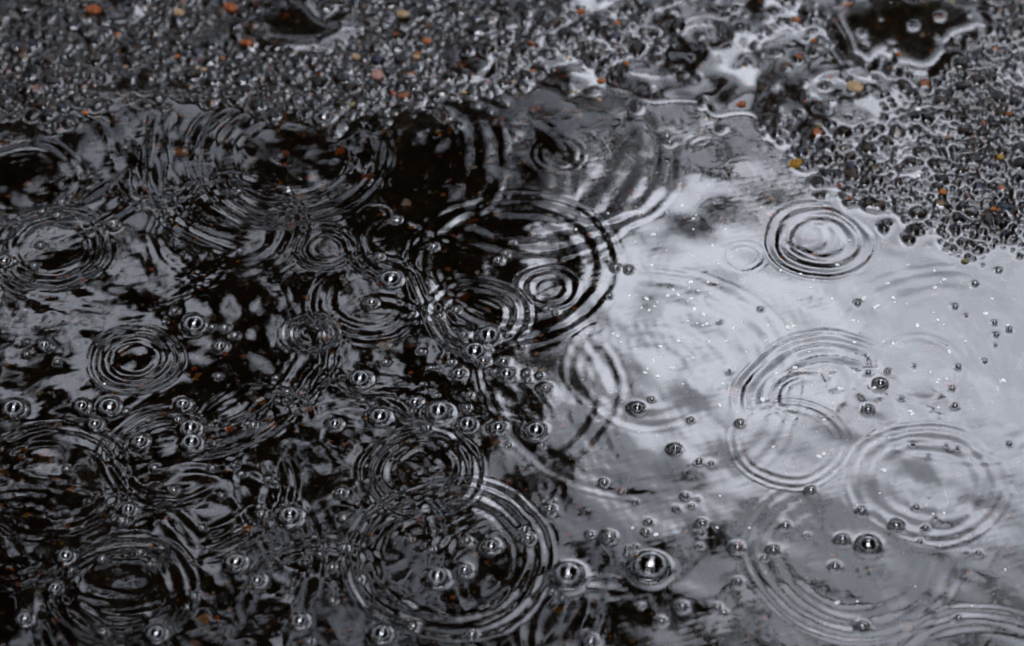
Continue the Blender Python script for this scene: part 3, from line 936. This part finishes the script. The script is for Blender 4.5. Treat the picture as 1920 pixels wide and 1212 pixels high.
# ----------------------------------------------------------------- sky and sun
w = bpy.data.worlds.new("World"); sc.world = w; w.use_nodes = True
nt = w.node_tree
bg = nt.nodes["Background"]
sky = nt.nodes.new("ShaderNodeTexSky"); sky.sky_type = 'NISHITA'; sky.sun_disc = False
SUN_EL, SUN_ROT = R(66), R(200)
sky.sun_elevation = SUN_EL; sky.sun_rotation = SUN_ROT
tc = nt.nodes.new("ShaderNodeTexCoord")
nz = nt.nodes.new("ShaderNodeTexNoise"); nz.inputs["Scale"].default_value = 2.6; nz.inputs["Detail"].default_value = 5; nz.inputs["Roughness"].default_value = .55
nt.links.new(tc.outputs["Generated"], nz.inputs["Vector"])
rp = nt.nodes.new("ShaderNodeValToRGB")
rp.color_ramp.elements[0].position = .38; rp.color_ramp.elements[1].position = .62
rp.color_ramp.elements[0].color = (.44, .458, .51, 1); rp.color_ramp.elements[1].color = (.985, 1.03, 1.145, 1)
nz2 = nt.nodes.new("ShaderNodeTexNoise"); nz2.inputs["Scale"].default_value = 13; nz2.inputs["Detail"].default_value = 4
nt.links.new(tc.outputs["Generated"], nz2.inputs["Vector"])
mixn = nt.nodes.new("ShaderNodeMix"); mixn.inputs["Factor"].default_value = .62
nt.links.new(nz.outputs["Fac"], mixn.inputs["A"]); nt.links.new(nz2.outputs["Fac"], mixn.inputs["B"])
nt.links.new(mixn.outputs["Result"], rp.inputs["Fac"])
sep = nt.nodes.new("ShaderNodeSeparateXYZ"); nt.links.new(tc.outputs["Generated"], sep.inputs["Vector"])
def math_node(op, a, b):
    n = nt.nodes.new("ShaderNodeMath"); n.operation = op
    for i, q in enumerate((a, b)):
        if isinstance(q, (int, float)): n.inputs[i].default_value = q
        else: nt.links.new(q, n.inputs[i])
    return n.outputs[0]


def ramp(val, stops):
    n = nt.nodes.new("ShaderNodeValToRGB"); e = n.color_ramp.elements
    while len(e) < len(stops): e.new(.5)
    for q, (p, c) in zip(e, stops): q.position = p; q.color = (c, c, c, 1)
    n.color_ramp.interpolation = 'EASE'
    nt.links.new(val, n.inputs["Fac"])
    return n.outputs["Color"]


# a rain cloud on the left, a bright break in it ahead on the right, more light overhead
wob_ = math_node('MULTIPLY', math_node('SUBTRACT', nz.outputs["Fac"], .5), .10)
zw = math_node('ADD', sep.outputs["Z"], wob_)
band = ramp(zw, [(0.0, .22), (.655, .26), (.704, 1.0), (.726, 1.0), (.768, .40), (.88, .40), (.95, 1.1)])
xw = math_node('ADD', math_node('ADD', sep.outputs["X"], wob_), .5)
side = ramp(xw, [(0.0, .34), (.49, .36), (.565, 1.0), (.70, .9), (.85, .5)])
over = ramp(sep.outputs["Z"], [(.84, 0.0), (.95, 1.0)])
side = math_node('MAXIMUM', side, over)
zz_ = math_node('MULTIPLY', math_node('MULTIPLY', band, side), 9.0)
vm = nt.nodes.new("ShaderNodeVectorMath"); vm.operation = 'SCALE'
nt.links.new(rp.outputs["Color"], vm.inputs[0]); nt.links.new(zz_, vm.inputs["Scale"])
mx = nt.nodes.new("ShaderNodeMix"); mx.data_type = 'RGBA'; mx.inputs["Factor"].default_value = .93
nt.links.new(sky.outputs["Color"], mx.inputs["A"]); nt.links.new(vm.outputs["Vector"], mx.inputs["B"])
nt.links.new(mx.outputs["Result"], bg.inputs["Color"])
bg.inputs["Strength"].default_value = 0.12

sun = bpy.data.lights.new("sun", 'SUN'); sun.energy = 0.5; sun.angle = R(40); sun.color = (1, .97, .93)
so = bpy.data.objects.new("sun", sun); COL.objects.link(so)
so.rotation_euler = (math.pi / 2 - SUN_EL, 0, R(-20))

# ----------------------------------------------------------------- render look
sc.view_settings.view_transform = 'Standard'
sc.view_settings.look = 'None'
sc.view_settings.exposure = 4.03
sc.view_settings.gamma = 1
cy = sc.cycles
cy.max_bounces = 14; cy.transmission_bounces = 14; cy.glossy_bounces = 8; cy.diffuse_bounces = 3
cy.use_denoising = True
cy.caustics_reflective = True; cy.caustics_refractive = True
cy.sample_clamp_indirect = 4.0
